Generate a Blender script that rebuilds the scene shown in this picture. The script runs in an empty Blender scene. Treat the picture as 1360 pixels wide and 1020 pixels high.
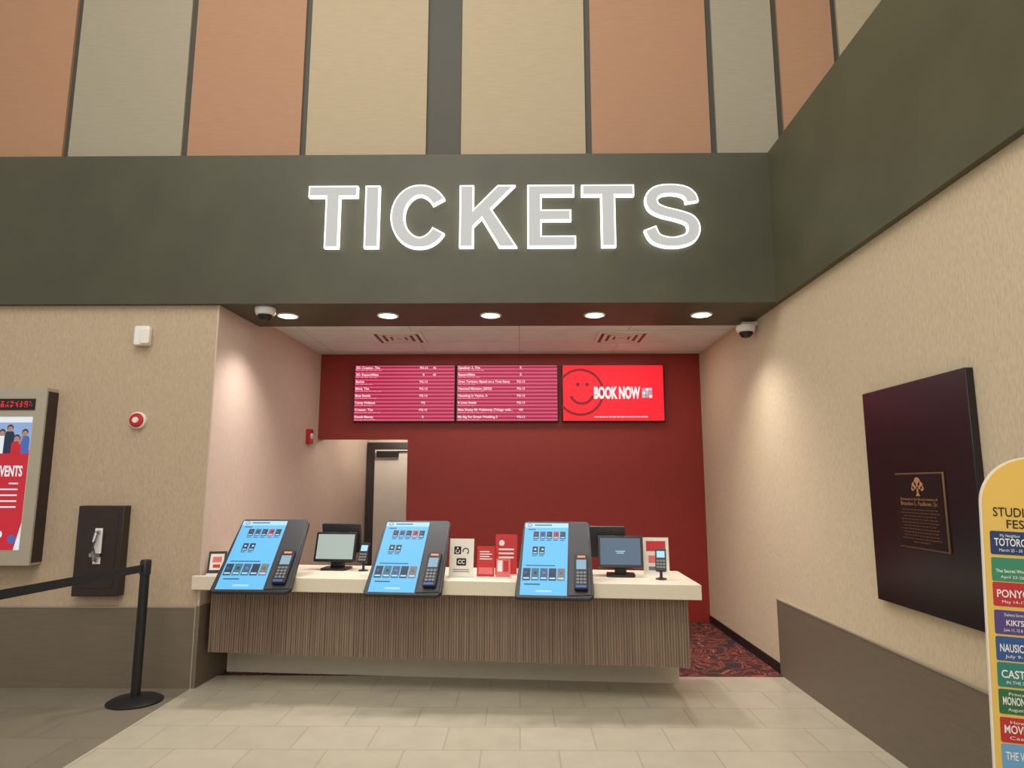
import bpy, bmesh, math, random
from mathutils import Vector, Matrix
random.seed(4)
scene = bpy.context.scene
COL = scene.collection
scene.view_settings.view_transform = 'Standard'

# ---------------------------------------------------------------- materials
def lin(c):
    c = c/255.0
    return c/12.92 if c <= 0.04045 else ((c+0.055)/1.055)**2.4
def rgb(r, g, b): return (lin(r), lin(g), lin(b), 1.0)

MATS = {}
def mat(name, col, rough=0.6, metal=0.0, emit=0.0, noise=0.0, nscale=(8, 8, 8), bump=0.0, spec=0.5):
    if name in MATS: return MATS[name]
    m = bpy.data.materials.new(name); m.use_nodes = True
    nt = m.node_tree; b = nt.nodes['Principled BSDF']
    b.inputs['Roughness'].default_value = rough
    b.inputs['Metallic'].default_value = metal
    b.inputs['Specular IOR Level'].default_value = spec
    c = rgb(*col)
    if emit > 0:
        b.inputs['Base Color'].default_value = (0.01, 0.01, 0.01, 1)
        b.inputs['Emission Color'].default_value = c
        b.inputs['Emission Strength'].default_value = emit
    else:
        b.inputs['Base Color'].default_value = c
        if noise > 0:
            tc = nt.nodes.new('ShaderNodeTexCoord'); mp = nt.nodes.new('ShaderNodeMapping')
            mp.inputs['Scale'].default_value = nscale
            nz = nt.nodes.new('ShaderNodeTexNoise'); nz.inputs['Scale'].default_value = 1.0
            nz.inputs['Detail'].default_value = 5
            cr = nt.nodes.new('ShaderNodeMapRange')
            cr.inputs['From Min'].default_value = 0.25; cr.inputs['From Max'].default_value = 0.75
            cr.inputs['To Min'].default_value = 1-noise; cr.inputs['To Max'].default_value = 1+noise
            mx = nt.nodes.new('ShaderNodeVectorMath'); mx.operation = 'SCALE'
            mx.inputs[0].default_value = c[:3]
            nt.links.new(tc.outputs['Object'], mp.inputs['Vector'])
            nt.links.new(mp.outputs['Vector'], nz.inputs['Vector'])
            nt.links.new(nz.outputs['Fac'], cr.inputs['Value'])
            nt.links.new(cr.outputs['Result'], mx.inputs['Scale'])
            nt.links.new(mx.outputs['Vector'], b.inputs['Base Color'])
            if bump > 0:
                bp = nt.nodes.new('ShaderNodeBump'); bp.inputs['Strength'].default_value = bump
                bp.inputs['Distance'].default_value = 0.01
                nt.links.new(nz.outputs['Fac'], bp.inputs['Height'])
                nt.links.new(bp.outputs['Normal'], b.inputs['Normal'])
    MATS[name] = m
    return m

M_wall = mat('wall_fabric', (184, 163, 137), 0.8, noise=0.12, nscale=(90, 90, 26), bump=0.25)
M_wallR = mat('wall_fabric_light', (206, 190, 160), 0.75, noise=0.12, nscale=(90, 75, 26), bump=0.25)
M_alc = mat('alcove_fabric_lit', (204, 182, 166), 0.7, noise=0.08, nscale=(100, 100, 18), bump=0.2)  # pinkish tint of the alcove light is put into this fabric colour
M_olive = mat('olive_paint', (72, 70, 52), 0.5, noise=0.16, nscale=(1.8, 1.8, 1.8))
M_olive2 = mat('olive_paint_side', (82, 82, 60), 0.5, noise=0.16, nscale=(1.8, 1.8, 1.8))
M_strip = mat('dark_strip', (68, 66, 56), 0.6, noise=0.04)
M_or = mat('panel_orange', (164, 123, 92), 0.65, noise=0.06, nscale=(6, 6, 60))
M_bei = mat('panel_beige', (152, 143, 122), 0.65, noise=0.06, nscale=(6, 6, 60))
M_cre = mat('panel_cream', (170, 153, 123), 0.65, noise=0.06, nscale=(6, 6, 60))
M_wain = mat('wainscot_brown', (112, 100, 84), 0.55, noise=0.08, nscale=(5, 5, 60))
M_wcap = mat('wainscot_cap', (158, 148, 128), 0.4)
M_frame = mat('lightbox_frame', (176, 166, 146), 0.4)
M_red = mat('red_wall', (146, 40, 30), 0.5, noise=0.05, nscale=(20, 20, 20))
M_black = mat('black_plastic', (22, 22, 24), 0.4)
M_dark = mat('dark_grey_plastic', (46, 47, 50), 0.4)
M_grey = mat('grey_plastic', (110, 112, 116), 0.4)
M_white = mat('white_plastic', (232, 230, 224), 0.4)
M_metal = mat('brushed_metal', (190, 190, 188), 0.3, 1.0)
M_top = mat('countertop_cream', (222, 212, 190), 0.35, noise=0.03, nscale=(60, 60, 60))
M_base = mat('counter_base_beige', (222, 212, 190), 0.5, noise=0.03)
M_coal = mat('charcoal_panel', (30, 24, 28), 0.28, noise=0.1, nscale=(12, 12, 12))
M_brown = mat('dark_brown_wood', (46, 33, 30), 0.4, noise=0.15, nscale=(30, 30, 4))
M_door = mat('door_paint', (214, 206, 194), 0.5, noise=0.03)
M_dframe = mat('door_frame_paint', (48, 42, 38), 0.5)
M_lred = mat('red_plastic', (190, 30, 30), 0.4)
M_wht_txt = mat('print_white', (240, 238, 232), 0.6)
M_blk_txt = mat('print_black', (24, 24, 24), 0.6)
M_bronze = mat('bronze', (132, 100, 76), 0.45, 0.6)
M_bronze_l = mat('bronze_bright', (196, 146, 104), 0.5, 0.2)
M_bronze_d = mat('bronze_dark', (42, 30, 28), 0.5, 0.5)
M_lamp = mat('lamp_glow', (255, 250, 240), emit=16)
M_rim = mat('letter_rim_glow', (255, 252, 246), emit=2.4)
M_face = mat('letter_face', (202, 202, 196), emit=0.92)

def slat_mat():
    m = bpy.data.materials.new('slat_wood'); m.use_nodes = True
    nt = m.node_tree; b = nt.nodes['Principled BSDF']; b.inputs['Roughness'].default_value = 0.5
    tc = nt.nodes.new('ShaderNodeTexCoord'); mp = nt.nodes.new('ShaderNodeMapping')
    mp.inputs['Scale'].default_value = (70, 4, 1.0)
    nz = nt.nodes.new('ShaderNodeTexNoise'); nz.inputs['Scale'].default_value = 1; nz.inputs['Detail'].default_value = 3
    cr = nt.nodes.new('ShaderNodeValToRGB')
    cr.color_ramp.elements[0].position = 0.3; cr.color_ramp.elements[0].color = rgb(112, 92, 78)
    cr.color_ramp.elements[1].position = 0.7; cr.color_ramp.elements[1].color = rgb(146, 124, 104)
    nt.links.new(tc.outputs['Object'], mp.inputs[0]); nt.links.new(mp.outputs[0], nz.inputs[0])
    nt.links.new(nz.outputs['Fac'], cr.inputs[0]); nt.links.new(cr.outputs[0], b.inputs['Base Color'])
    return m
M_slat = slat_mat()

def tile_mat(name, c1, c2, cm, w, h, rough, mort=0.006, off=0.5):
    m = bpy.data.materials.new(name); m.use_nodes = True
    nt = m.node_tree; b = nt.nodes['Principled BSDF']; b.inputs['Roughness'].default_value = rough
    tc = nt.nodes.new('ShaderNodeTexCoord')
    br = nt.nodes.new('ShaderNodeTexBrick')
    br.offset = off; br.squash = 1
    br.inputs['Color1'].default_value = rgb(*c1); br.inputs['Color2'].default_value = rgb(*c2)
    br.inputs['Mortar'].default_value = rgb(*cm)
    br.inputs['Scale'].default_value = 1.0
    br.inputs['Mortar Size'].default_value = mort
    br.inputs['Mortar Smooth'].default_value = 0.1
    br.inputs['Brick Width'].default_value = w; br.inputs['Row Height'].default_value = h
    nz = nt.nodes.new('ShaderNodeTexNoise'); nz.inputs['Scale'].default_value = 5; nz.inputs['Detail'].default_value = 6
    mr = nt.nodes.new('ShaderNodeMapRange'); mr.inputs['To Min'].default_value = 0.88; mr.inputs['To Max'].default_value = 1.12
    sc = nt.nodes.new('ShaderNodeVectorMath'); sc.operation = 'SCALE'
    nt.links.new(tc.outputs['Object'], br.inputs['Vector']); nt.links.new(tc.outputs['Object'], nz.inputs['Vector'])
    nt.links.new(nz.outputs['Fac'], mr.inputs['Value']); nt.links.new(br.outputs['Color'], sc.inputs[0])
    nt.links.new(mr.outputs['Result'], sc.inputs['Scale']); nt.links.new(sc.outputs[0], b.inputs['Base Color'])
    return m
M_tile = tile_mat('floor_tile', (188, 180, 160), (183, 175, 154), (168, 159, 140), 0.5, 0.42, 0.24, 0.005)
M_tile2 = tile_mat('floor_tile_grey', (130, 122, 106), (124, 116, 100), (112, 104, 90), 0.6, 0.6, 0.35)
M_ceil = tile_mat('ceiling_tile', (226, 236, 232), (222, 232, 228), (204, 206, 202), 1.22, 0.61, 0.8, 0.008, 0)

def carpet_mat():
    m = bpy.data.materials.new('patterned_carpet'); m.use_nodes = True
    nt = m.node_tree; b = nt.nodes['Principled BSDF']; b.inputs['Roughness'].default_value = 0.95
    tc = nt.nodes.new('ShaderNodeTexCoord')
    nz = nt.nodes.new('ShaderNodeTexNoise'); nz.inputs['Scale'].default_value = 3.0; nz.inputs['Detail'].default_value = 0
    nz.inputs['Distortion'].default_value = 2.5
    cr = nt.nodes.new('ShaderNodeValToRGB'); e = cr.color_ramp.elements
    cr.color_ramp.interpolation = 'CONSTANT'
    e[0].position = 0; e[0].color = rgb(60, 28, 28)
    e[1].position = 0.42; e[1].color = rgb(150, 60, 38)
    for p, c in ((0.46, (56, 30, 38)), (0.54, (176, 104, 56)), (0.565, (90, 32, 30)), (0.63, (44, 34, 36))):
        k = e.new(p); k.color = rgb(*c)
    nt.links.new(tc.outputs['Object'], nz.inputs['Vector']); nt.links.new(nz.outputs['Fac'], cr.inputs[0])
    nt.links.new(cr.outputs[0], b.inputs['Base Color'])
    return m
M_carpet = carpet_mat()

def menu_mat():
    m = bpy.data.materials.new('menu_screen_stripes'); m.use_nodes = True
    nt = m.node_tree; b = nt.nodes['Principled BSDF']
    b.inputs['Base Color'].default_value = (0.01, 0.01, 0.01, 1)
    tc = nt.nodes.new('ShaderNodeTexCoord'); wv = nt.nodes.new('ShaderNodeTexWave')
    wv.bands_direction = 'Z'; wv.inputs['Scale'].default_value = 0.314*21
    cr = nt.nodes.new('ShaderNodeValToRGB')
    cr.color_ramp.elements[0].position = 0.25; cr.color_ramp.elements[0].color = rgb(140, 14, 44)
    cr.color_ramp.elements[1].position = 0.75; cr.color_ramp.elements[1].color = rgb(214, 66, 110)
    nt.links.new(tc.outputs['Object'], wv.inputs['Vector']); nt.links.new(wv.outputs['Fac'], cr.inputs[0])
    nt.links.new(cr.outputs[0], b.inputs['Emission Color']); b.inputs['Emission Strength'].default_value = 1.1
    return m
M_menu = menu_mat()

# ---------------------------------------------------------------- text
_tc = {}
def text_geo(s, bold=0.0):
    key = (s, bold)
    if key in _tc: return _tc[key]
    cu = bpy.data.curves.new('t', 'FONT'); cu.body = s; cu.size = 1; cu.resolution_u = 3; cu.offset = bold
    ob = bpy.data.objects.new('t', cu); COL.objects.link(ob)
    dg = bpy.context.evaluated_depsgraph_get(); dg.update()
    me = bpy.data.meshes.new_from_object(ob.evaluated_get(dg))
    vs = [(v.co.x, v.co.y) for v in me.vertices]; fs = [tuple(p.vertices) for p in me.polygons]
    bpy.data.objects.remove(ob); bpy.data.curves.remove(cu); bpy.data.meshes.remove(me)
    _tc[key] = (vs, fs); return _tc[key]
CAP = max(y for x, y in text_geo('H')[0])

# ---------------------------------------------------------------- mesh builder
class MB:
    def __init__(s): s.v = []; s.f = []; s.fm = []; s.m = []
    def add(s, vs, fs, mt):
        if mt not in s.m: s.m.append(mt)
        k = s.m.index(mt); o = len(s.v)
        s.v += [tuple(v) for v in vs]
        for f in fs: s.f.append(tuple(i+o for i in f)); s.fm.append(k)
        return s
    def box(s, x0, x1, y0, y1, z0, z1, mt):
        return s.add([(x0, y0, z0), (x1, y0, z0), (x1, y1, z0), (x0, y1, z0), (x0, y0, z1), (x1, y0, z1), (x1, y1, z1), (x0, y1, z1)],
              [(0, 3, 2, 1), (4, 5, 6, 7), (0, 1, 5, 4), (1, 2, 6, 5), (2, 3, 7, 6), (3, 0, 4, 7)], mt)
    def _prism(s, a, b, mt):
        n = len(a)
        return s.add(a+b, [tuple(range(n)), tuple(range(2*n-1, n-1, -1))]+[(i, (i+1) % n, n+(i+1) % n, n+i) for i in range(n)], mt)
    def pxz(s, pts, y0, y1, mt): return s._prism([(x, y0, z) for x, z in pts], [(x, y1, z) for x, z in pts], mt)
    def pxy(s, pts, z0, z1, mt): return s._prism([(x, y, z0) for x, y in pts], [(x, y, z1) for x, y in pts], mt)
    def ribbon(s, L, R, y0, y1, mt):
        n = len(L)
        vs = [(x, y0, z) for x, z in L]+[(x, y0, z) for x, z in R]+[(x, y1, z) for x, z in L]+[(x, y1, z) for x, z in R]
        fs = []
        for i in range(n-1):
            fs += [(i, i+1, n+i+1, n+i), (2*n+i, 3*n+i, 3*n+i+1, 2*n+i+1), (i, 2*n+i, 2*n+i+1, i+1), (n+i, n+i+1, 3*n+i+1, 3*n+i)]
        fs += [(0, n, 3*n, 2*n), (n-1, 3*n-1, 4*n-1, 2*n-1)]
        return s.add(vs, fs, mt)
    def quad(s, x0, x1, z0, z1, y, mt): return s.add([(x0, y, z0), (x1, y, z0), (x1, y, z1), (x0, y, z1)], [(0, 1, 2, 3)], mt)
    def cyl(s, p0, p1, r0, r1, mt, n=28):
        p0 = Vector(p0); p1 = Vector(p1); q = (p1-p0).to_track_quat('Z', 'Y')
        a = [p0+q @ Vector((r0*math.cos(t), r0*math.sin(t), 0)) for t in [2*math.pi*i/n for i in range(n)]]
        b = [p1+q @ Vector((r1*math.cos(t), r1*math.sin(t), 0)) for t in [2*math.pi*i/n for i in range(n)]]
        return s._prism(a, b, mt)
    def lathe(s, prof, c, mt, n=40, axis='Z'):
        vs = []; fs = []
        for r, h in prof:
            for i in range(n):
                t = 2*math.pi*i/n
                x, y = r*math.cos(t), r*math.sin(t)
                p = (x, y, h) if axis == 'Z' else (x, -h, y)
                vs.append((c[0]+p[0], c[1]+p[1], c[2]+p[2]))
        for k in range(len(prof)-1):
            for i in range(n):
                fs.append((k*n+i, k*n+(i+1) % n, (k+1)*n+(i+1) % n, (k+1)*n+i))
        fs.append(tuple(range(n))); fs.append(tuple((len(prof)-1)*n+i for i in range(n)))
        return s.add(vs, fs, mt)
    def tube(s, pts, r, mt, n=10):
        pts = [Vector(p) for p in pts]; vs = []; fs = []
        for k, p in enumerate(pts):
            d = (pts[min(k+1, len(pts)-1)]-pts[max(k-1, 0)]).normalized(); q = d.to_track_quat('Z', 'Y')
            for i in range(n):
                t = 2*math.pi*i/n; vs.append(p+q @ Vector((r*math.cos(t), r*math.sin(t), 0)))
        for k in range(len(pts)-1):
            for i in range(n): fs.append((k*n+i, k*n+(i+1) % n, (k+1)*n+(i+1) % n, (k+1)*n+i))
        fs.append(tuple(range(n))); fs.append(tuple((len(pts)-1)*n+i for i in range(n)))
        return s.add(vs, fs, mt)
    def text(s, t, x, z, h, mt, y=-0.002, w=None, al='L', bold=0.0):
        vs, fs = text_geo(t, bold)
        if not vs: return s
        k = h/CAP; x0 = min(v[0] for v in vs); x1 = max(v[0] for v in vs)
        kx = w/(x1-x0) if w else k
        W = (x1-x0)*kx; ox = {'L': x, 'C': x-W/2, 'R': x-W}[al]
        return s.add([((v[0]-x0)*kx+ox, y, v[1]*k+z) for v in vs], fs, mt)
    def build(s, name, parent=None, loc=(0, 0, 0), rot=(0, 0, 0), bevel=0, label=None, recalc=True):
        me = bpy.data.meshes.new(name); me.from_pydata(s.v, [], s.f)
        for m in s.m: me.materials.append(m)
        for p, k in zip(me.polygons, s.fm): p.material_index = k; p.use_smooth = True
        if recalc:
            bm = bmesh.new(); bm.from_mesh(me); bmesh.ops.recalc_face_normals(bm, faces=bm.faces); bm.to_mesh(me); bm.free()
        me.set_sharp_from_angle(angle=math.radians(32))
        ob = bpy.data.objects.new(name, me); COL.objects.link(ob)
        ob.location = loc; ob.rotation_euler = rot
        if parent: ob.parent = parent
        if bevel:
            b = ob.modifiers.new('bevel', 'BEVEL'); b.width = bevel; b.segments = 2; b.limit_method = 'ANGLE'; b.angle_limit = math.radians(40)
        if label: ob['label'] = label
        return ob

def rrect(x0, x1, z0, z1, r, n=6):
    out = []
    for cx, cz, a in ((x1-r, z1-r, 0), (x0+r, z1-r, 90), (x0+r, z0+r, 180), (x1-r, z0+r, 270)):
        for i in range(n+1):
            t = math.radians(a+90*i/n); out.append((cx+r*math.cos(t), cz+r*math.sin(t)))
    return out
def disc(cx, cz, r, n=28): return [(cx+r*math.cos(2*math.pi*i/n), cz+r*math.sin(2*math.pi*i/n)) for i in range(n)]
def edges(path, hwf, trim=0.0):
    P = [Vector(p) for p in path]
    if trim:
        P[0] = P[0]+(P[1]-P[0]).normalized()*trim; P[-1] = P[-1]+(P[-2]-P[-1]).normalized()*trim
    L = []; R = []
    for k, p in enumerate(P):
        d = (P[min(k+1, len(P)-1)]-P[max(k-1, 0)]).normalized(); nn = Vector((-d.y, d.x)); h = hwf(d)
        L.append(tuple(p+nn*h)); R.append(tuple(p-nn*h))
    return L, R
def stroke(path, hw):
    L, R = edges(path, lambda d: hw); return L+R[::-1]
def catmull(P, n=6):
    P = [Vector(p) for p in P]; out = []
    for i in range(len(P)-1):
        a = P[max(i-1, 0)]; b = P[i]; c = P[i+1]; d = P[min(i+2, len(P)-1)]
        for j in range(n):
            t = j/n
            out.append(tuple(0.5*((2*b)+(c-a)*t+(2*a-5*b+4*c-d)*t*t+(3*b-a-3*c+d)*t**3)))
    out.append(tuple(P[-1])); return out
def inset(poly, d):
    P = [Vector(p) for p in poly]; n = len(P)
    A = sum(P[i].x*P[(i+1) % n].y-P[(i+1) % n].x*P[i].y for i in range(n))
    sg = 1 if A > 0 else -1; out = []
    for i in range(n):
        e1 = (P[i]-P[i-1]).normalized(); e2 = (P[(i+1) % n]-P[i]).normalized()
        n1 = Vector((-e1.y, e1.x))*sg; n2 = Vector((-e2.y, e2.x))*sg
        m = n1+n2; L = m.length
        if L < 1e-4: out.append(tuple(P[i]+n1*d)); continue
        m /= L; out.append(tuple(P[i]+m*(d/max(0.4, m.dot(n1)))))
    return out

def thing(name, label, cat, loc, rotz=0, group=None):
    e = bpy.data.objects.new(name, None); COL.objects.link(e); e.empty_display_size = 0.1
    e.location = loc; e.rotation_euler = (0, 0, rotz); e['label'] = label; e['category'] = cat
    if group: e['group'] = group
    return e
def tag(o, label, cat, group=None):
    o['label'] = label; o['category'] = cat
    if group: o['group'] = group
    return o
def struct(o, label):
    o['kind'] = 'structure'; o['label'] = label; o['category'] = o.name.split('_')[0]; return o
def clone(src, loc, rotz=None, label=None):
    kids = list(src.children)
    c = src.copy(); COL.objects.link(c); c.location = loc
    if rotz is not None: c.rotation_euler = (0, 0, rotz)
    if label: c['label'] = label
    stack = [(k, c) for k in kids]
    while stack:
        k, par = stack.pop()
        sub = list(k.children)
        kc = k.copy(); COL.objects.link(kc); kc.parent = par; kc.matrix_parent_inverse = k.matrix_parent_inverse
        stack += [(q, kc) for q in sub]
    return c

# ================================================================ ROOM
XR = 2.38; ZS = 3.335; ZC = 3.42; ZT = 4.78; YF = 5.93; YB = 8.7
struct(MB().box(-2.78, 2.6, -2.5, 6.31, -0.1, 0, M_tile).build('floor_tile'), 'cream rectangular floor tiles in front of the ticket counter')
struct(MB().box(-8, -2.78, -2.5, 6.31, -0.1, 0, M_tile2).build('floor_grey'), 'grey-brown tiled lobby floor beside the cream tiles')
struct(MB().box(-3.2, 2.6, 6.31, 10.2, -0.1, 0, M_carpet).build('floor_carpet'), 'dark red swirl-patterned carpet behind the ticket counter')
struct(MB().pxy([(-8, YF), (-2.775, YF), (-2.775, 6.77), (-8, 6.77)], 0, ZS, M_wall).build('wall_left'), 'tan fabric-textured lobby wall beside the ticket alcove')
struct(MB().pxy([(-2.7749, YF), (-2.76, YF), (-2.72, 6.7705), (-2.7749, 6.7705)], 0, ZS, M_alc).build('wall_alcove_front'), 'pale beige return wall at the mouth of the ticket alcove')
struct(MB().pxy([(-3.4, 6.771), (-2.72, 6.771), (-2.64, YB), (-2.25, 9.9), (-2.25, 10.1), (-3.4, 10.1)], 0, 3.55, M_alc).build('wall_alcove'), 'beige side wall of the ticket alcove leading to the passage')
struct(MB().box(-8, 2.33, 5.88, 6.77, ZS, ZT, M_olive).build('trim_1'), 'dark olive painted beam above the ticket counter')
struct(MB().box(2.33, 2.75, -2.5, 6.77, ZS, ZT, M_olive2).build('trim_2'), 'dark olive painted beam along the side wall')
struct(MB().box(XR, XR+0.2, -2.5, 10.1, 0, ZS, M_wallR).build('wall_right'), 'cream fabric-textured wall beside the ticket counter')
struct(MB().box(XR, XR+0.2, 6.771, 10.1, ZS, 3.55, M_wallR).build('wall_right_top'), 'cream wall strip above the alcove side')
struct(MB().box(-3.2, XR, 6.771, 8.82, ZC, ZC+0.1, M_ceil).build('ceiling_alcove'), 'white panelled ceiling over the ticket alcove')
# L-shaped red wall with passage opening
xl = -1.46
struct(MB().pxz([(xl, 0), (XR-0.001, 0), (XR-0.001, ZC), (-2.639, ZC), (-2.639, 2.29), (xl, 2.29)], YB, YB+0.12, M_red).build('wall_back'),
       'deep red back wall carrying the menu screens')
struct(MB().box(-2.25, -0.7, 9.9, 10.05, 0, 2.6, M_alc).build('wall_passage'), 'beige passage wall around the door')
struct(MB().box(-0.8, -0.7, 8.83, 9.899, 0, 2.6, M_alc).build('wall_passage_side'), 'beige side wall of the staff passage')
struct(MB().box(-3.0, -0.7, 8.821, 10.05, 2.6, 2.7, M_ceil).build('ceiling_passage'), 'white ceiling of the staff passage')
# upper wall
up = MB(); up.box(-8, 5, 6.03, 6.25, ZT, 9, M_strip)
bx = [(-8, -5.62, M_bei), (-5.56, -4.43, M_or), (-4.37, -3.27, M_bei), (-3.21, -2.12, M_or), (-2.06, -0.9, M_cre), (-0.56, 0.64, M_cre), (0.70, 1.84, M_or),
      (1.90, 2.49, M_bei), (2.55, 3.08, M_or), (3.14, 5, M_cre)]
for a, b, m in bx: up.box(a, b, 6.0, 6.03, ZT, 9, m)
struct(up.build('wall_upper'), 'upper wall of tall orange, beige and cream panels')
# wainscot
w = MB(); w.box(-8, -2.786, YF-0.02, YF, 0, 0.655, M_wain); w.box(-8, -2.786, YF-0.024, YF, 0.655, 0.667, M_wcap); w.box(-2.786, -2.776, YF-0.026, YF, 0, 0.667, M_wcap)
w.pxy([(-2.776, YF-0.02), (-2.745, YF-0.02), (-2.722, 6.42), (-2.737, 6.42), (-2.76, YF)], 0, 0.667, M_wain)
struct(w.build('baseboard_left'), 'brown-grey wainscot with a thin pale cap')
w = MB(); w.box(XR-0.02, XR, -2.5, 6.38, 0, 0.655, M_wain); w.box(XR-0.024, XR, -2.5, 6.38, 0.655, 0.667, M_wcap)
struct(w.build('baseboard_right'), 'brown-grey wainscot along the cream side wall')
struct(MB().box(XR-0.012, XR, 6.39, 8.69, 0, 0.09, M_black).build('baseboard_alcove'), 'black cove base in the alcove')

# door
d = thing('door_1', 'pale painted staff door with dark frame and closer', 'door', (-1.68, 9.9, 0)); d['kind'] = 'structure'
MB().box(-0.56, -0.46, -0.05, 0, 0, 2.32, M_dframe).box(0.46, 0.54, -0.05, 0, 0, 2.32, M_dframe).box(-0.46, 0.46, -0.05, 0, 2.22, 2.32, M_dframe).build('door_frame', d)
MB().box(-0.455, 0.455, -0.04, -0.001, 0.01, 2.215, M_door).build('door_leaf', d)
MB().box(-0.42, -0.1, -0.1, -0.045, 2.10, 2.19, M_black).box(-0.12, 0.15, -0.08, -0.06, 2.18, 2.195, M_black).build('door_closer', d)
MB().cyl((0.08, -0.045, 1.46), (0.08, -0.06, 1.46), 0.03, 0.03, M_metal).cyl((0.4, -0.045, 1.0), (0.4, -0.1, 1.0), 0.02, 0.02, M_metal).box(0.28, 0.41, -0.115, -0.1, 0.985, 1.015, M_metal).build('door_handle', d)

# ================================================================ TICKETS sign
sign = thing('illuminated_sign', 'large backlit white channel letters reading TICKETS on olive beam', 'sign', (-0.14, 5.88, 4.142))
def X(px): return (px-670)/885*6.2*0.99
h2 = 0.300
def Tl(a, c):
    m = (X(a)+X(c))/2; s = 0.067
    return [(X(a), h2), (X(a), h2-0.108), (m-s, h2-0.108), (m-s, -h2), (m+s, -h2), (m+s, h2-0.108), (X(c), h2-0.108), (X(c), h2)]
def El(a, c):
    l, r = X(a), X(c)
    return [(l, h2), (l, -h2), (r, -h2), (r, -h2+0.108), (l+0.132, -h2+0.108), (l+0.132, -0.048), (r-0.04, -0.048), (r-0.04, 0.060), (l+0.132, 0.060), (l+0.132, h2-0.106), (r-0.01, h2-0.106), (r-0.01, h2)]
def Kl(a, c):
    l, r = X(a), X(c)
    return [(l, h2), (l, -h2), (l+0.132, -h2), (l+0.132, -0.10), (l+0.205, -0.025), (r-0.162, -h2), (r+0.005, -h2), (l+0.295, 0.07), (r-0.01, h2), (r-0.178, h2), (l+0.132, 0.07), (l+0.132, h2)]
def letter_poly(poly):
    cx = sum(p[0] for p in poly)/len(poly)
    loc = [(x-cx, z) for x, z in poly]
    L = MB().pxz(loc, -0.06, -0.015, M_rim).build('letter', sign, loc=(cx, 0, 0))
    MB().pxz(inset(loc, 0.014), -0.066, -0.058, M_face).build('letter_face', L, label='pale grey letter face inside the bright rim')
def letter_stroke(path, hwf, cx):
    L_, R_ = edges(path, hwf)
    L = MB().ribbon(L_, R_, -0.06, -0.015, M_rim).build('letter', sign, loc=(cx, 0, 0))
    L_, R_ = edges(path, lambda d: hwf(d)-0.014, trim=0.014)
    MB().ribbon(L_, R_, -0.066, -0.058, M_face).build('letter_face', L, label='pale grey letter face inside the bright rim')
letter_poly(Tl(409, 475))
letter_poly([(X(485), h2), (X(485), -h2), (X(504.5), -h2), (X(504.5), h2)])
hw = lambda d: 0.054+0.012*abs(d.y)
cxC = (X(520)+X(597))/2; rx = (X(597)-X(520))/2-0.062; rz = h2+0.008-0.055
letter_stroke([(rx*math.cos(math.radians(a)), rz*math.sin(math.radians(a))) for a in [32+(328-32)*i/48 for i in range(49)]], hw, cxC)
letter_poly(Kl(611, 687)); letter_poly(El(701, 765)); letter_poly(Tl(773, 843))
sp = [(0.194, 0.125), (0.178, 0.185), (0.115, 0.235), (0.0, 0.253), (-0.115, 0.236), (-0.178, 0.170), (-0.160, 0.085), (-0.07, 0.035), (0.06, 0.000), (0.165, -0.045), (0.200, -0.125), (0.165, -0.210), (0.06, -0.252), (-0.06, -0.252), (-0.155, -0.212), (-0.200, -0.120)]
letter_stroke(catmull(sp, 5), lambda d: 0.051+0.010*abs(d.y), (X(853)+X(930))/2)

# ================================================================ downlights
gl = 'recessed downlights in the beam soffit'
dl = thing('recessed_downlight', 'round white recessed downlight, lit, in the olive soffit', 'ceiling light', (-2.26, 6.31, ZS), group=gl)
MB().lathe([(0.105, 0), (0.105, -0.006), (0.095, -0.014), (0.080, -0.008), (0.080, 0)], (0, 0, 0), M_white).build('trim_ring', dl)
MB().lathe([(0.079, -0.002), (0.07, -0.014), (0.0001, -0.022)], (0, 0, 0), M_lamp).build('lamp', dl, label='glowing lens')
dxs = [-2.26, -1.28, -0.278, 0.732, 1.765]
for x in dxs[1:]: clone(dl, (x, 6.31, ZS))
def spot(x, y, z, e, col=(1, 0.94, 0.91), size=122, rad=0.08):
    l = bpy.data.lights.new('downlight_spot', 'SPOT'); l.energy = e; l.color = col; l.spot_size = math.radians(size); l.spot_blend = 1.0; l.shadow_soft_size = rad
    o = bpy.data.objects.new('downlight_spot', l); COL.objects.link(o); o.location = (x, y, z); return o
for x in dxs: spot(x, 6.31, ZS-0.05, 98)

# ceiling vents
M_vent_shade = mat('vent_shadow', (96, 94, 90), 0.7)
gv = 'air vents in the alcove ceiling'
v = thing('ceiling_vent', 'white louvred square air vent in the alcove ceiling', 'air vent', (-1.42, 7.7, ZC), group=gv)
q = MB(); 
for s_ in (0.30, 0.22, 0.14, 0.07):
    q.box(-s_, s_, -s_, -s_+0.04, -0.015, -0.001, M_white).box(-s_, s_, s_-0.04, s_, -0.015, -0.001, M_white)
    q.box(-s_, -s_+0.04, -s_+0.04, s_-0.04, -0.015, -0.001, M_white).box(s_-0.04, s_, -s_+0.04, s_-0.04, -0.015, -0.001, M_white)
q.build('louvre', v)
MB().box(-0.27, 0.27, -0.27, 0.27, -0.004, -0.0005, M_vent_shade).build('vent_shade_sheet', v)  # flat sheet behind the louvres, shade of the slots put into its grey
clone(v, (1.2, 7.7, ZC))

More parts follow.
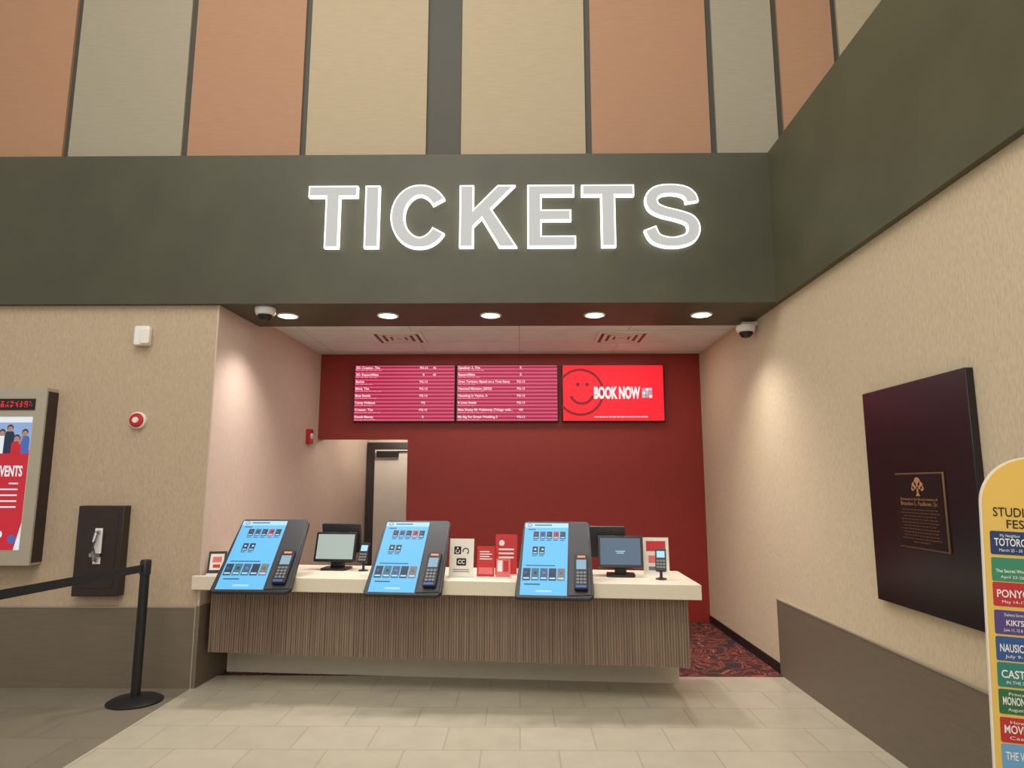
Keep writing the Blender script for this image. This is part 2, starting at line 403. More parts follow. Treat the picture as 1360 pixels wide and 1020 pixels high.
# ================================================================ menu screens
gs = 'menu screens on the red wall'
SW, SH = 1.33, 0.752
M_scr_w = mat('screen_white', (255, 235, 235), emit=1.1)
M_scr_p = mat('screen_pink', (240, 150, 165), emit=0.9)
def screen(cx, label):
    t = thing('menu_screen', label, 'screen', (cx, YB-0.002, 2.508), group=gs)
    MB().box(-SW/2, SW/2, -0.09, -0.03, 0, SH, M_black).build('housing', t, bevel=0.004)
    MB().box(-0.25, 0.25, -0.03, 0, 0.15, 0.6, M_black).build('wall_bracket', t)
    return t
rows1 = [('3D: Creator, The', 'PG-13', '40'), ('3D: Expend4bles', 'R', '40'), ('Barbie', 'PG-13', ''), ('Blind, The', 'PG-13', ''), ('Blue Beetle', 'PG-13', ''),
         ('Camp Hideout', 'PG', ''), ('Creator, The', 'PG-13', ''), ('Dumb Money', 'R', '')]
rows2 = [('Equalizer 3, The', 'R'), ('Expend4bles', 'R'), ('Gran Turismo: Based on a True Story', 'PG-13'), ('Haunted Mansion (2023)', 'PG-13'), ('Haunting in Venice, A', 'PG-13'),
         ('It Lives Inside', 'PG-13'), ('Miss Shetty Mr Polishetty (Telugu with...', 'NR'), ('My Big Fat Greek Wedding 3', 'PG-13')]
for cx, rows, lb in ((-1.503, rows1, 'wall-mounted menu screen with crimson stripes, listing 3D films first'), (-0.16, rows2, 'wall-mounted menu screen with crimson stripes, longer film titles')):
    t = screen(cx, lb)
    p = MB(); p.quad(-SW/2+0.012, SW/2-0.012, 0.012, SH-0.012, -0.0915, M_menu)
    for i, r in enumerate(rows):
        z = SH-0.055-i*0.0925
        p.text(r[0], -SW/2+0.025, z, 0.030, M_scr_w, y=-0.094, bold=0.012)
        p.text(r[1], 0.25 if cx < -1 else 0.18, z, 0.028, M_scr_w, y=-0.094, al='C', bold=0.012)
        if len(r) > 2 and r[2]: p.text(r[2], 0.37, z, 0.026, M_scr_w, y=-0.094, bold=0.01)
        x = -SW/2+0.025
        n = [6, 5, 4][i % 3]
        for k in range(n):
            p.quad(x, x+0.045, z-0.026, z-0.017, -0.094, M_scr_p); x += 0.058
    p.build('display', t, recalc=False)
M_book = mat('screen_red', (232, 20, 38), emit=1.2)
M_bookd = mat('screen_dark_red', (140, 8, 28), emit=0.9)
M_cy = mat('screen_cyan', (120, 210, 240), emit=1)
t = screen(1.221, 'wall-mounted advertising screen, bright red, reading BOOK NOW with smiling face')
p = MB(); p.quad(-SW/2+0.012, SW/2-0.012, 0.012, SH-0.012, -0.0915, M_book)
def arc(cx, cz, r, a0, a1, n=24): return [(cx+r*math.cos(math.radians(a0+(a1-a0)*i/n)), cz+r*math.sin(math.radians(a0+(a1-a0)*i/n))) for i in range(n+1)]
lcx, lcz = -0.43, 0.385
def flat(poly, y, m): p.add([(x, y, z) for x, z in poly], [tuple(range(len(poly)))], m)
ring = arc(lcx, lcz, 0.295, -143, 143, 48)
flat(stroke(ring, 0.015), -0.094, M_bookd)
flat(stroke(arc(lcx+0.02, lcz+0.0, 0.15, 200, 340), 0.016), -0.094, M_bookd)
flat(disc(lcx-0.03, lcz+0.10, 0.024), -0.094, M_bookd); flat(disc(lcx+0.09, lcz+0.10, 0.024), -0.094, M_bookd)
p.text('BOOK NOW', -0.25, 0.305, 0.142, M_scr_w, y=-0.096, w=0.60, bold=0.045)
for i in range(3):
    for j in range(3):
        flat([(0.375+i*0.045, 0.31+j*0.045), (0.413+i*0.045, 0.31+j*0.045), (0.413+i*0.045, 0.348+j*0.045), (0.375+i*0.045, 0.348+j*0.045)], -0.096, [M_cy, M_scr_w, M_scr_p][(i*2+j) % 3])
x = -0.25
while x < 0.45:
    wv = random.uniform(0.02, 0.05); p.quad(x, x+wv, 0.055, 0.067, -0.095, M_scr_w); x += wv+0.012
p.build('display', t, recalc=False)

# ================================================================ COUNTER
ct = thing('ticket_counter', 'long ticket counter, cream top over vertical wood slats', 'counter', (0, 0, 0))
ZT0, ZT1 = 0.813, 0.927
def fy(x): return 5.86-(x+2.80)*0.114
MB().pxy([(-2.81, fy(-2.81)), (1.415, fy(1.415)), (1.43, 6.24), (-2.715, 6.76), (-2.73, 5.90), (-2.81, 5.90)], ZT0, ZT1, M_top).build('countertop', ct, bevel=0.004)
s = MB(); x0, x1 = -2.70, 1.35; off = 0.16
body = [(x0, fy(x0)+off+0.012), (x1, fy(x1)+off+0.012), (x1, 6.15), (x0+0.02, 6.6)]
s.pxy(body, 0.27, ZT0-0.001, M_slat)
n = 190; wst = (x1-x0)/n
for i in range(n):
    a = x0+i*wst+0.0015; b = x0+(i+1)*wst-0.0025
    dd = 0.006 if i % 2 else 0.002
    s.add([(a, fy(a)+off+dd, 0.27), (b, fy(b)+off+dd, 0.27), (b, fy(b)+off+0.013, 0.27), (a, fy(a)+off+0.013, 0.27),
           (a, fy(a)+off+dd, ZT0-0.002), (b, fy(b)+off+dd, ZT0-0.002), (b, fy(b)+off+0.013, ZT0-0.002), (a, fy(a)+off+0.013, ZT0-0.002)],
          [(0, 3, 2, 1), (4, 5, 6, 7), (0, 1, 5, 4), (1, 2, 6, 5), (3, 0, 4, 7)], M_slat)
s.build('slatted_front', ct)
MB().pxy([(-2.70, 6.43), (1.38, 6.10), (1.38, 6.16), (-2.70, 6.6)], 0, 0.269, M_base).build('recessed_base', ct)

# ================================================================ KIOSKS
rk = -math.atan(0.114)
gk = 'self-service kiosks along the counter'
ks = thing('self_service_kiosk', 'tilted black ticket kiosk with blue touchscreen beside black-framed flyer', 'kiosk', (-2.215, fy(-2.215)-0.18, 0.004), -0.035, gk)
TH = math.radians(-42)
brd = MB()
poly = []
for (cx, cz, a, r) in ((0.27-0.04, 0.75-0.04, 0, 0.04), (-0.27+0.03, 0.75-0.03, 90, 0.03), (-0.295+0.03, 0.03, 180, 0.03), (0.30-0.05, 0.05, 270, 0.05)):
    for i in range(7):
        tt = math.radians(a+90*i/6); poly.append((cx+r*math.cos(tt), cz+r*math.sin(tt)))
brd.pxz(poly, 0, 0.04, M_dark)
brd.pxz([(0.105, 0.02), (0.285, 0.03), (0.262, 0.73), (0.105, 0.73)], -0.008, 0.001, M_dark)
board = brd.build('housing', ks, loc=(0, 0, 0.83), rot=(TH, 0, 0), bevel=0.006)
M_ui = mat('ui_blue', (96, 190, 240), emit=1.05); M_ui2 = mat('ui_pale', (176, 228, 250), emit=1.0)
M_uid = mat('ui_navy', (24, 46, 78), emit=0.7); M_uir = mat('ui_red', (200, 50, 70), emit=0.8)
M_uib = mat('ui_mid', (50, 100, 145), emit=0.8); M_uit = mat('ui_teal', (60, 120, 140), emit=0.8); M_uig = mat('ui_tan', (140, 130, 125), emit=0.8)
u = MB(); sx0, sx1, sz0, sz1 = -0.258, 0.098, 0.022, 0.728
u.quad(sx0, sx1, sz0, sz1, -0.002, M_ui)
u.quad(sx0, sx1, 0.68, sz1, -0.003, M_ui2)
u.pxz(disc(sx0+0.04, 0.705, 0.018), -0.0045, -0.004, M_uir); u.pxz(disc(sx0+0.04, 0.705, 0.012), -0.0055, -0.005, M_ui2)
u.quad(sx0+0.08, sx0+0.22, 0.70, 0.712, -0.004, M_uib)
u.quad(sx0+0.03, sx0+0.09, 0.655, 0.664, -0.004, M_uid)
pc = [M_uid, M_uib, M_uid, M_uir, M_uid, M_uit]
random.seed(9)
def thumb(a, z0, w, h, c1, c2):
    u.quad(a, a+w, z0, z0+h, -0.004, c1)
    u.pxz(disc(a+w*random.uniform(0.35, 0.65), z0+h*0.62, w*0.22, 12), -0.0055, -0.005, c2)
    u.quad(a+w*0.12, a+w*0.88, z0+h*0.12, z0+h*0.24, -0.005, M_ui2)
for i in range(5):
    a = sx0+0.075+i*0.054; thumb(a, 0.562, 0.043, 0.075, pc[i], pc[(i+3) % 6]); u.quad(a, a+0.036, 0.545, 0.552, -0.004, M_uid)
for i in range(2):
    a = sx0+0.075+i*0.054; thumb(a, 0.405, 0.043, 0.078, pc[i*2], M_ui2); u.quad(a, a+0.036, 0.388, 0.395, -0.004, M_uid)
u.quad(sx0+0.03, sx0+0.26, 0.292, 0.300, -0.004, M_uid)
pc2 = [M_uid, M_uit, M_uib, M_uid, M_uig, M_uid]
for i in range(5):
    a = sx0+0.012+i*0.067; thumb(a, 0.155, 0.058, 0.115, pc2[i], pc2[(i+2) % 5])
u.quad(sx0+0.03, sx0+0.15, 0.115, 0.125, -0.004, M_uid); u.quad(sx0+0.12, sx0+0.24, 0.05, 0.066, -0.004, M_ui2)
u.build('touchscreen', board, recalc=False, label='bright blue touchscreen with film thumbnails')
pt = MB(); pt.pxz(rrect(0.155, 0.255, 0.06, 0.39, 0.015), -0.04, -0.008, M_black)
term = pt.build('card_reader', board, bevel=0.004)
k = MB(); k.quad(0.168, 0.242, 0.24, 0.33, -0.0415, mat('reader_lcd', (150, 190, 215), emit=0.8))
for i in range(3):
    for j in range(4): k.pxz(rrect(0.170+i*0.026, 0.190+i*0.026, 0.105+j*0.03, 0.127+j*0.03, 0.004, 2), -0.046, -0.0405, M_grey)
k.quad(0.175, 0.235, 0.35, 0.37, -0.0415, mat('reader_orange', (240, 150, 90), emit=1)); k.box(0.168, 0.242, -0.052, -0.04, 0.066, 0.088, mat('reader_slot', (60, 80, 150), 0.4))
k.build('keypad', term)
MB().pxy([(-0.13, 0.30), (0.13, 0.30), (0.13, 0.52), (-0.13, 0.52)], 0.928, 0.945, M_dark).box(-0.05, 0.05, 0.40, 0.44, 0.945, 1.17, M_dark).build('stand', ks)
ks.scale = (1.13, 1, 1)
k2 = clone(ks, (-0.95, fy(-0.95)-0.15, 0), rk, 'tilted black ticket kiosk with blue touchscreen beside white accessibility sign'); k2.scale = (1.08, 1, 1)
k3 = clone(ks, (0.262, fy(0.262)-0.15, 0), rk, 'tilted black ticket kiosk with blue touchscreen beside red leaflet holders'); k3.scale = (1.04, 1, 1)

# ================================================================ POS terminals
def pos(x, y, w, label, scol, lines, rx):
    t = thing('payment_monitor', label, 'monitor', (x, y, ZT1+0.001), rk, 'staff payment monitors on the counter')
    MB().pxy([(a, b) for a, b in rrect(-0.12, 0.12, -0.06, 0.16, 0.03)], 0, 0.018, M_black).build('base', t)
    MB().box(-0.05, 0.05, 0.03, 0.07, 0.018, 0.2, M_black).build('stand', t)
    h = MB().pxz(rrect(-w/2, w/2, 0, 0.27, 0.012), 0, 0.035, M_black).build('housing', t, loc=(0, -0.03, 0.075), rot=(math.radians(-14), 0, 0), bevel=0.003)
    q = MB().quad(-w/2+0.02, w/2-0.02, 0.025, 0.25, -0.0015, scol)
    if lines: q.quad(-0.04, 0.04, 0.135, 0.141, -0.003, M_ui2).quad(-0.03, 0.03, 0.12, 0.126, -0.003, M_ui2)
    q.build('display', h, recalc=False)
    MB().pxz(rrect(-w/2+0.02, w/2+0.0, 0, 0.27, 0.012), 0, 0.03, M_dark).box(-0.03, 0.07, 0.03, 0.05, 0.05, 0.2, M_dark).build('rear_monitor', t, loc=(rx, 0.115, 0.145), rot=(math.radians(10), 0, 0), bevel=0.003)
    MB().box(-0.03, 0.05, 0.08, 0.13, 0.018, 0.2, M_dark).build('rear_stand', t)
pos(-1.70, 6.28, 0.39, 'black payment monitor showing a pale grey-green display', mat('pos_screen_pale', (178, 192, 182), emit=0.9), False, 0.01)
pos(0.86, 5.86, 0.38, 'black payment monitor showing a dim blue-grey display', mat('pos_screen_blue', (96, 118, 138), emit=0.8), True, -0.14)

def pinpad(x, y, label):
    t = thing('card_terminal', label, 'card reader', (x, y, ZT1+0.001), rk-0.1, 'card terminals on the counter')
    MB().lathe([(0.045, 0), (0.045, 0.008), (0.012, 0.015), (0.012, 0.10), (0.02, 0.11)], (0, 0, 0), M_dark).build('stand', t)
    h = MB().pxz(rrect(-0.045, 0.045, 0, 0.19, 0.012), 0, 0.035, M_black).build('housing', t, loc=(0, -0.05, 0.075), rot=(math.radians(-25), 0, 0), bevel=0.003)
    k = MB(); k.quad(-0.032, 0.032, 0.11, 0.165, -0.0015, M_ui2)
    for i in range(3):
        for j in range(3): k.pxz(rrect(-0.034+i*0.025, -0.014+i*0.025, 0.02+j*0.026, 0.038+j*0.026, 0.003, 2), -0.004, 0, M_grey)
    k.build('keypad', h)
pinpad(-1.42, 6.22, 'black card terminal on a small stand beside payment monitor')
pinpad(1.17, 5.70, 'black card terminal on a small stand near white flyer')

# leaflets
def leaflet(name, x, y, w, h, bg, label, draw, rz=0, cat='sign', tilt=-8):
    t = thing(name, label, cat, (x, y, ZT1+0.001), rk+rz)
    MB().box(-w/2, w/2, -0.02, 0.06, 0, 0.006, M_white).build('holder_foot', t)
    s_ = MB().box(-w/2, w/2, 0, 0.005, 0.0, h, bg).build('panel', t, loc=(0, 0, 0.006), rot=(math.radians(tilt), 0, 0))
    q = MB(); draw(q, w, h); q.build('print', s_, recalc=False)
    return t
M_wpaper = mat('white_paper', (232, 226, 214), 0.6)
M_rpaper = mat('red_paper', (196, 40, 42), 0.5)
M_ppaper = mat('pink_paper', (222, 110, 110), 0.5)
def d_access(q, w, h):
    q.pxz(rrect(-0.065, -0.005, h*0.58, h*0.58+0.065, 0.004, 2), -0.003, -0.001, M_blk_txt)
    q.pxz(disc(-0.035, h*0.58+0.05, 0.007, 10), -0.005, -0.004, M_wht_txt)
    q.pxz(stroke(arc(-0.035, h*0.58+0.024, 0.015, 120, 400, 14), 0.003), -0.005, -0.004, M_wht_txt)
    q.pxz(stroke(arc(0.035, h*0.60+0.02, 0.024, -60, 200, 14), 0.004), -0.003, -0.001, M_blk_txt)
    q.pxz(rrect(-0.042, 0.042, h*0.28, h*0.28+0.06, 0.008, 3), -0.003, -0.001, M_blk_txt)
    q.text('CC', 0, h*0.28+0.015, 0.03, M_wht_txt, y=-0.005, al='C', bold=0.02)
    for i in range(2): q.quad(-0.07, 0.07, 0.05-i*0.016, 0.056-i*0.016, -0.002, M_grey)
leaflet('accessibility_sign', -0.50, 5.83, 0.21, 0.31, M_wpaper, 'white counter sign with black accessibility and CC symbols', d_access)
def d_red(q, w, h):
    for i in range(4): q.quad(-w*0.35, w*0.35*(0.6+0.4*(i % 2)), h*(0.8-i*0.08), h*(0.8-i*0.08)+0.008, -0.002, M_wht_txt)
    q.quad(-w*0.4, w*0.4, h*0.08, h*0.3, -0.002, M_ppaper)
leaflet('leaflet_holder', -0.29, 5.80, 0.15, 0.25, M_rpaper, 'small red leaflet display standing on the counter', d_red)
def d_red2(q, w, h):
    q.pxz(disc(-0.04, h*0.78, 0.024), -0.003, -0.001, M_wht_txt)
    for i in range(3): q.quad(-w*0.35, w*0.35, h*(0.6-i*0.1), h*(0.6-i*0.1)+0.014, -0.002, M_wht_txt)
leaflet('leaflet_holder', -0.12, 5.93, 0.19, 0.34, M_rpaper, 'tall red leaflet display with white print', d_red2)
leaflet('leaflet_holder', -0.14, 5.76, 0.12, 0.15, M_ppaper, 'short pink card rack in front of tall red leaflet', lambda q, w, h: [q.quad(-w*0.4+i*0.05, -w*0.4+0.04+i*0.05, h*0.3, h*0.9, -0.002, M_wht_txt if i != 1 else M_rpaper) for i in range(2)])
def d_fly(q, w, h):
    q.quad(-w*0.38, w*0.38, h*0.62, h*0.9, -0.002, M_rpaper); q.quad(-w*0.3, w*0.3, h*0.3, h*0.5, -0.002, M_ppaper); q.quad(-w*0.3, w*0.3, h*0.1, h*0.2, -0.002, M_grey)
leaflet('flyer_stand', 1.19, 5.98, 0.22, 0.31, M_wpaper, 'white counter flyer with red print beside card terminal', d_fly)
leaflet('flyer_stand', -2.66, 5.98, 0.15, 0.19, M_black, 'small black framed flyer at the counter end', lambda q, w, h: [q.quad(-w*0.38, w*0.38, h*0.15, h*0.88, -0.002, M_wpaper), q.quad(-w*0.25, w*0.25, h*0.5, h*0.75, -0.003, M_ppaper), q.quad(-w*0.2, w*0.2, h*0.25, h*0.4, -0.003, M_rpaper)], rz=0.3, tilt=-15)

# ================================================================ left wall things
lb = thing('poster_lightbox', 'beige-framed illuminated poster box with red ticker on tan wall', 'poster', (-4.72, YF, 1.02))
LW = 0.55
MB().box(-LW, LW, -0.15, -0.001, 0, 1.53, M_frame).box(LW, LW+0.004, -0.13, -0.001, 0.02, 1.5, M_brown).build('frame', lb, bevel=0.006)
g = MB(); g.box(-LW+0.10, LW-0.09, -0.156, -0.15, 1.33, 1.43, M_black)
M_led = mat('led_red', (255, 40, 40), emit=1.2)
random.seed(2)
x = -LW+0.12
while x < LW-0.13:
    for jz in range(5):
        for jx in range(3):
            if random.random() < 0.6: g.quad(x+jx*0.010, x+jx*0.010+0.007, 1.355+jz*0.011, 1.363+jz*0.011, -0.158, M_led)
    x += 0.042
g.build('ticker', lb, recalc=False, label='black strip with red LED characters')
g = MB(); M_pw = mat('poster_white', (235, 240, 245), emit=0.9); M_pr = mat('poster_red', (205, 28, 45), emit=0.85); M_pb = mat('poster_blue', (70, 110, 190), emit=0.8)
M_skin = mat('poster_skin', (196, 150, 130), emit=0.7); M_hair = mat('poster_hair', (70, 50, 46), emit=0.7); M_pg = mat('poster_sky', (150, 180, 225), emit=0.85)
px1 = LW-0.10; px0 = -LW+0.10
g.quad(px0, px1, 0.13, 1.27, -0.152, M_pw)
g.quad(px0, px1, 0.98, 1.22, -0.1525, M_pg)
g.quad(px0, px1, 0.36, 0.98, -0.153, M_pr)
g.add([(px0, -0.1535, 0.20), (px1-0.2, -0.1535, 0.13), (px1-0.05, -0.1535, 0.13), (px1, -0.1535, 0.36), (px0, -0.1535, 0.36)], [(0, 1, 2, 3, 4)], M_pr)
for i in range(13):
    cx = px0+0.045+i*0.067; cz = 1.10+0.05*math.sin(i*2.1)
    yb = -0.1545-0.0012*(i % 3)
    col = [M_pb, M_pw, M_uid, M_pr][i % 4]
    g.add([(a, yb, b) for a, b in ([(cx-0.045, 0.95), (cx+0.045, 0.95), (cx+0.044, cz-0.03), (cx+0.03, cz), (cx-0.03, cz), (cx-0.044, cz-0.03)])], [tuple(range(6))], col)
    g.add([(a, yb-0.0003, b) for a, b in disc(cx, cz+0.032, 0.029, 14)], [tuple(range(14))], M_hair)
    g.add([(a, yb-0.0006, b) for a, b in disc(cx, cz+0.022, 0.023, 14)], [tuple(range(14))], M_skin)
    if i % 2: g.add([(cx+0.02, yb-0.0003, cz-0.02), (cx+0.035, yb-0.0003, cz-0.03), (cx+0.065, yb-0.0003, cz+0.07), (cx+0.05, yb-0.0003, cz+0.075)], [(0, 1, 2, 3)], M_skin)
g.text('EVENTS', px1-0.035, 0.755, 0.085, M_pw, y=-0.162, al='R', bold=0.03, w=0.225)
for i, ww in enumerate((0.08, 0.30, 0.38, 0.28, 0.34)): g.quad(px1-0.06-ww, px1-0.06, 0.685-i*0.05, 0.697-i*0.05, -0.162, M_pw)
for i in range(4): g.add([(a, -0.156, b) for a, b in disc(px1-0.07-i*0.12, 0.22+0.04*(i % 2), 0.035, 14)], [tuple(range(14))], [M_pb, M_pw, M_skin, M_uid][i])
g.build('poster', lb, recalc=False)

cb = thing('extinguisher_cabinet', 'dark brown wooden wall cabinet with silver pull handle', 'wall cabinet', (-3.62, YF, 0.76))
MB().box(-0.2, 0.2, -0.10, -0.001, 0, 0.76, M_brown).build('body', cb, bevel=0.006)
MB().box(-0.15, 0.15, -0.104, -0.098, 0.07, 0.69, M_brown).build('door_panel', cb, bevel=0.002)
hd = MB(); hd.tube([(0.0, -0.105, 0.54), (0.0, -0.15, 0.53), (-0.005, -0.16, 0.46), (-0.005, -0.16, 0.38), (0.0, -0.15, 0.31), (0.0, -0.105, 0.30)], 0.016, M_metal); hd.box(-0.06, 0.03, -0.125, -0.104, 0.33, 0.36, M_metal)
hd.box(-0.035, 0.03, -0.108, -0.104, 0.27, 0.57, M_white)
hd.build('handle', cb, label='silver handle')

fa = thing('fire_alarm', 'round red and white fire alarm on tan wall', 'fire alarm', (-3.42, YF, 2.27))
MB().lathe([(0.075, 0.001), (0.075, 0.03), (0.069, 0.036), (0.0001, 0.038)], (0, 0, 0), M_white, axis='Y').build('base', fa)
MB().lathe([(0.064, 0.0385), (0.060, 0.05), (0.045, 0.055)], (0, 0, 0), M_lred, axis='Y').lathe([(0.028, 0.0555), (0.024, 0.066)], (0, 0, 0), M_white, axis='Y').build('strobe', fa)
mo = thing('motion_sensor', 'small white motion sensor box high on tan wall', 'sensor', (-3.43, YF, 3.04))
MB().pxz(rrect(-0.07, 0.07, -0.09, 0.09, 0.02), -0.06, -0.001, M_white).build('housing', mo, bevel=0.01)
MB().pxz(rrect(0.0, 0.085, -0.08, 0.06, 0.02), -0.08, -0.06, M_wpaper).build('lens', mo, bevel=0.006)
fb = thing('fire_alarm', 'small red fire alarm on beige alcove wall', 'fire alarm', (-2.657, 8.33, 2.30), math.radians(87.6))
MB().pxz(rrect(-0.07, 0.07, -0.09, 0.09, 0.02), -0.05, -0.001, M_lred).build('housing', fb, bevel=0.006)
MB().lathe([(0.04, 0.051), (0.035, 0.065), (0.0001, 0.068)], (0, 0, 0), M_white, axis='Y').build('strobe', fb)

# security cameras
gc = 'white dome security cameras'
sc = thing('security_camera', 'white dome security camera hanging below the olive beam', 'security camera', (-2.38, 6.05, ZS), group=gc)
MB().lathe([(0.095, 0), (0.095, -0.03), (0.085, -0.06), (0.07, -0.065)], (0, 0, 0), M_white).build('housing', sc)
MB().lathe([(0.068, -0.064), (0.062, -0.09), (0.04, -0.115), (0.0001, -0.123)], (0, 0, 0), M_black).build('dome', sc, label='glossy black dome')
c2 = clone(sc, (2.27, 6.55, ZS-0.06), label='white dome security camera on a short wall arm')
MB().box(-0.04, 0.11, -0.035, 0.035, 0.0, 0.035, M_white).build('wall_arm', c2)

# ================================================================ right wall things
bp = tag(MB().box(-0.53, 0.53, -0.045, -0.001, 0, 1.345, M_coal).build('wall_panel', loc=(XR, 4.0, 0.965), rot=(0, 0, -math.pi/2), bevel=0.004), 'large plain dark charcoal panel mounted on cream wall', 'wall panel')
pq = thing('memorial_plaque', 'small bronze plaque with a tree emblem on charcoal panel', 'plaque', (XR-0.046, 3.955, 1.33), -math.pi/2)
MB().box(-0.235, 0.235, -0.012, 0, 0, 0.44, M_bronze).build('border', pq, bevel=0.003)
MB().box(-0.225, 0.225, -0.016, -0.011, 0.01, 0.43, M_bronze_d).build('plate', pq)
e = MB(); yy = -0.018
for cx, cz, r in ((0, 0.385, 0.028), (-0.03, 0.365, 0.022), (0.03, 0.365, 0.022), (-0.045, 0.348, 0.014), (0.045, 0.348, 0.014)): e.pxz(disc(cx, cz, r, 16), -0.019, -0.016, M_bronze_l)
e.pxz([(-0.02, 0.305), (0.02, 0.305), (0.006, 0.32), (0.006, 0.35), (-0.006, 0.35), (-0.006, 0.32)], -0.019, -0.016, M_bronze_l)
e.text('Dedicated to the life and memory of', 0, 0.280, 0.014, M_bronze_l, y=yy, al='C', w=0.36); e.text('Brandon L. Faulkner, Sr.', 0, 0.25, 0.022, M_bronze_l, y=yy, al='C', w=0.36)
for i in range(11):
    ww = 0.19*(0.92+0.08*math.sin(i*2.3)) if i < 10 else 0.08
    x = -ww
    while x < ww-0.015:
        l = random.uniform(0.012, 0.035); l = min(l, ww-x); e.quad(x, x+l, 0.222-i*0.0185, 0.228-i*0.0185, yy, M_bronze); x += l+0.007
e.build('inscription', pq, recalc=False)

# standee
M_yel = mat('standee_yellow', (230, 192, 96), 0.5)
st = thing('cardboard_standee', 'yellow arched cardboard film festival standee with coloured title bands', 'standee', (1.955, 2.7, 0.01), math.radians(-12))
st.rotation_euler = (0, math.radians(2.6), math.radians(-12))
def archp(hw, ztop, z0):
    c = ztop-hw
    return [(-hw, z0), (hw, z0)]+[(hw*math.cos(math.radians(a)), c+hw*math.sin(math.radians(a))) for a in range(0, 181, 6)]
MB().pxz(archp(0.19, 1.80, 0), 0.004, 0.016, M_wpaper).build('backing', st)
MB().pxz(archp(0.184, 1.794, 0.006), -0.004, 0.003, M_yel).build('front_panel', st)
MB().pxy([(-0.02, 0.017), (0.02, 0.017), (0.02, 0.3), (-0.02, 0.3)], 0, 0.02, M_wpaper).add([(0, 0.017, 0.0), (0, 0.3, 0.0), (0, 0.017, 1.2), (0.006, 0.017, 0.0), (0.006, 0.3, 0.0), (0.006, 0.017, 1.2)], [(0, 1, 2), (5, 4, 3), (0, 3, 4, 1), (1, 4, 5, 2), (2, 5, 3, 0)], M_wpaper).build('easel_leg', st)
e = MB(); e.text('STUDIO GHIBLI', -0.015, 1.563, 0.034, M_blk_txt, y=-0.006, w=0.27, al='C', bold=0.005); e.text('FEST 2023', -0.01, 1.518, 0.032, M_blk_txt, y=-0.006, al='C', w=0.19, bold=0.005)
e.build('heading', st, recalc=False)
bands = [(1.505, (38, 62, 112), 'TOTORO', 'My Neighbor', 'March 25 - 30'), (1.403, (60, 140, 110), 'The Secret World', '', 'April 23-26'), (1.309, (190, 50, 60), 'PONYO', '', 'May 14-17'), (1.204, (86, 70, 130), "KIKI'S", 'Delivery Service', 'June 11, 12 & 14'),
         (1.106, (50, 90, 150), 'NAUSICAÄ', '', 'July 9-11'), (1.010, (50, 130, 120), 'CASTLE', '', 'IN THE SKY'), (0.912, (50, 110, 70), 'MONONOKE', 'Princess', 'August 5-9'), (0.810, (190, 50, 50), 'MOVING', "Howl's", 'Castle'), (0.715, (110, 165, 205), 'THE WIND', '', '')]
for i, (z, c, a, b, c3) in enumerate(bands):
    q = MB(); mm = mat('band_%d' % i, c, 0.5)
    q.pxz(rrect(-0.165, -0.012, -0.09, 0, 0.006, 2), -0.0055, -0.0045, mm); q.pxz(rrect(0.006, 0.165, -0.09, 0, 0.006, 2), -0.0055, -0.0045, mm)
    hh = {1: 0.012, 3: 0.02}.get(i, 0.028); wd = {3: 0.06}.get(i, 0.112)
    q.text(a, -0.096, -0.056, hh, M_wht_txt, y=-0.007, w=wd, al='C', bold=0.015)
    if b: q.text(b, -0.096, -0.022, 0.011, M_wht_txt, y=-0.007, al='C', w=0.07)
    if c3: q.text(c3, -0.096, -0.078, 0.011, M_wht_txt, y=-0.007, al='C', w=0.08)
    q.build('title_band', st, loc=(0, 0, z), recalc=False)

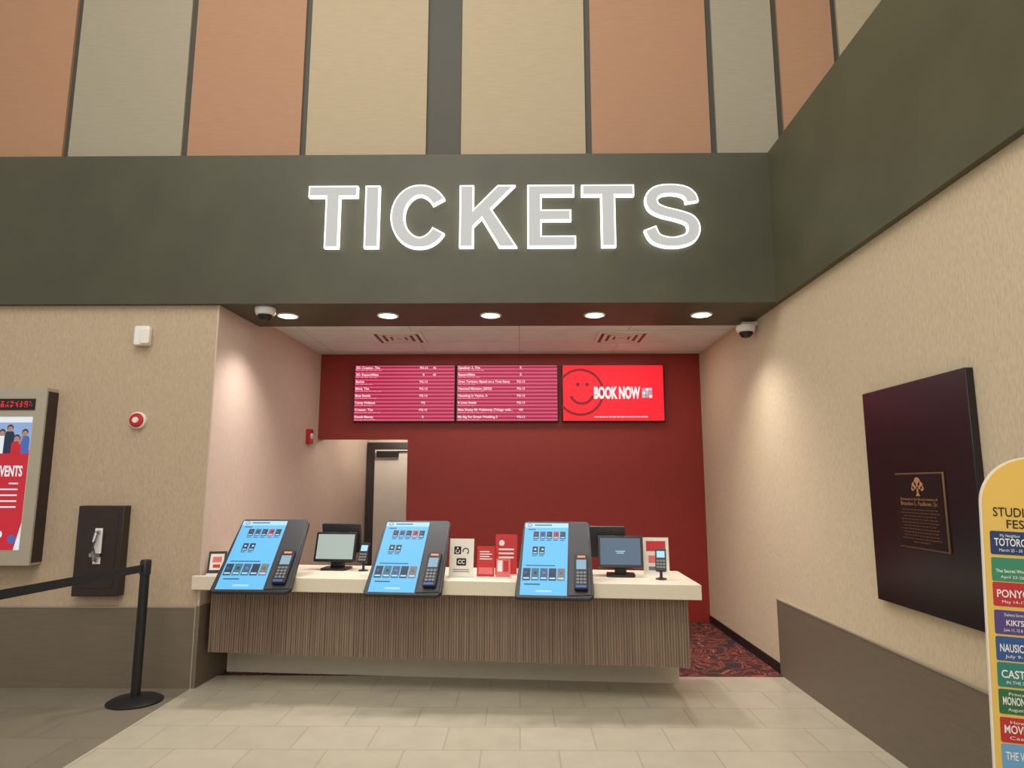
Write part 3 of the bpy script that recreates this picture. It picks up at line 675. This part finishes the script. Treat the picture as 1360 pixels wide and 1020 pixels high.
# ================================================================ stanchions
gst = 'black belt stanchions'
s1 = thing('stanchion', 'black belt-barrier stanchion post standing on the tiles, belt extended', 'stanchion', (-3.05, 5.56, 0), group=gst)
MB().lathe([(0.205, 0), (0.205, 0.012), (0.17, 0.03), (0.06, 0.045), (0.04, 0.05)], (0, 0, 0), M_black).build('base', s1)
MB().lathe([(0.036, 0.04), (0.036, 0.98)], (0, 0, 0), M_black).build('post', s1)
MB().lathe([(0.042, 0.98), (0.042, 1.08), (0.036, 1.095), (0.0001, 1.10)], (0, 0, 0), M_black).build('belt_head', s1)
s2 = clone(s1, (-3.3, 3.3, 0), label='black belt-barrier stanchion post holding the far belt end')
bl = Vector((-0.25, -2.26, 0)); bd = bl.normalized(); p0 = bd*0.043; p1 = bl-bd*0.043
nv = Vector((-bd.y, bd.x, 0))*0.002
MB().add([p0-nv+Vector((0, 0, 1.0)), p1-nv+Vector((0, 0, 1.0)), p1+nv+Vector((0, 0, 1.0)), p0+nv+Vector((0, 0, 1.0)),
          p0-nv+Vector((0, 0, 1.06)), p1-nv+Vector((0, 0, 1.06)), p1+nv+Vector((0, 0, 1.06)), p0+nv+Vector((0, 0, 1.06))],
         [(0, 3, 2, 1), (4, 5, 6, 7), (0, 1, 5, 4), (1, 2, 6, 5), (2, 3, 7, 6), (3, 0, 4, 7)], mat('belt_web', (30, 28, 28), 0.8)).build('belt', s1)

# ================================================================ LIGHTING
def area(x, y, z, sx, sy, e, rx=0, rz=0, col=(1, 0.95, 0.88)):
    l = bpy.data.lights.new('unseen_area_light', 'AREA'); l.shape = 'RECTANGLE'; l.size = sx; l.size_y = sy; l.energy = e; l.color = col
    o = bpy.data.objects.new('unseen_area_light', l); COL.objects.link(o); o.location = (x, y, z); o.rotation_euler = (math.radians(rx), 0, math.radians(rz)); return o
area(-1.5, 1.0, 8.5, 6, 5, 380, rx=22)  # general overhead hall light, its fixtures unseen
area(-1.0, -2.0, 4.5, 5, 3, 125, rx=70)  # added fill aimed forward from behind the camera, no actual fixture
pl = bpy.data.lights.new('passage_light', 'POINT'); pl.energy = 14; pl.color = (1, 0.92, 0.8); pl.shadow_soft_size = 0.1
po = bpy.data.objects.new('passage_light', pl); COL.objects.link(po); po.location = (-1.7, 9.3, 2.5)
area(0.0, 7.8, ZC-0.02, 3.5, 0.6, 26, col=(1, 0.92, 0.9))  # added fill just under the alcove ceiling
w = bpy.data.worlds.new('World'); scene.world = w; w.use_nodes = True
w.node_tree.nodes['Background'].inputs['Color'].default_value = (1, 0.955, 0.89, 1)
w.node_tree.nodes['Background'].inputs['Strength'].default_value = 0.5

cam = bpy.data.cameras.new('camera'); cam.sensor_width = 36; cam.lens = 36*885/1360; cam.clip_start = 0.05
co = bpy.data.objects.new('camera', cam); COL.objects.link(co)
co.location = (0, 0, 1.7); co.rotation_euler = (math.radians(98.6), 0, math.radians(0.647))
scene.camera = co
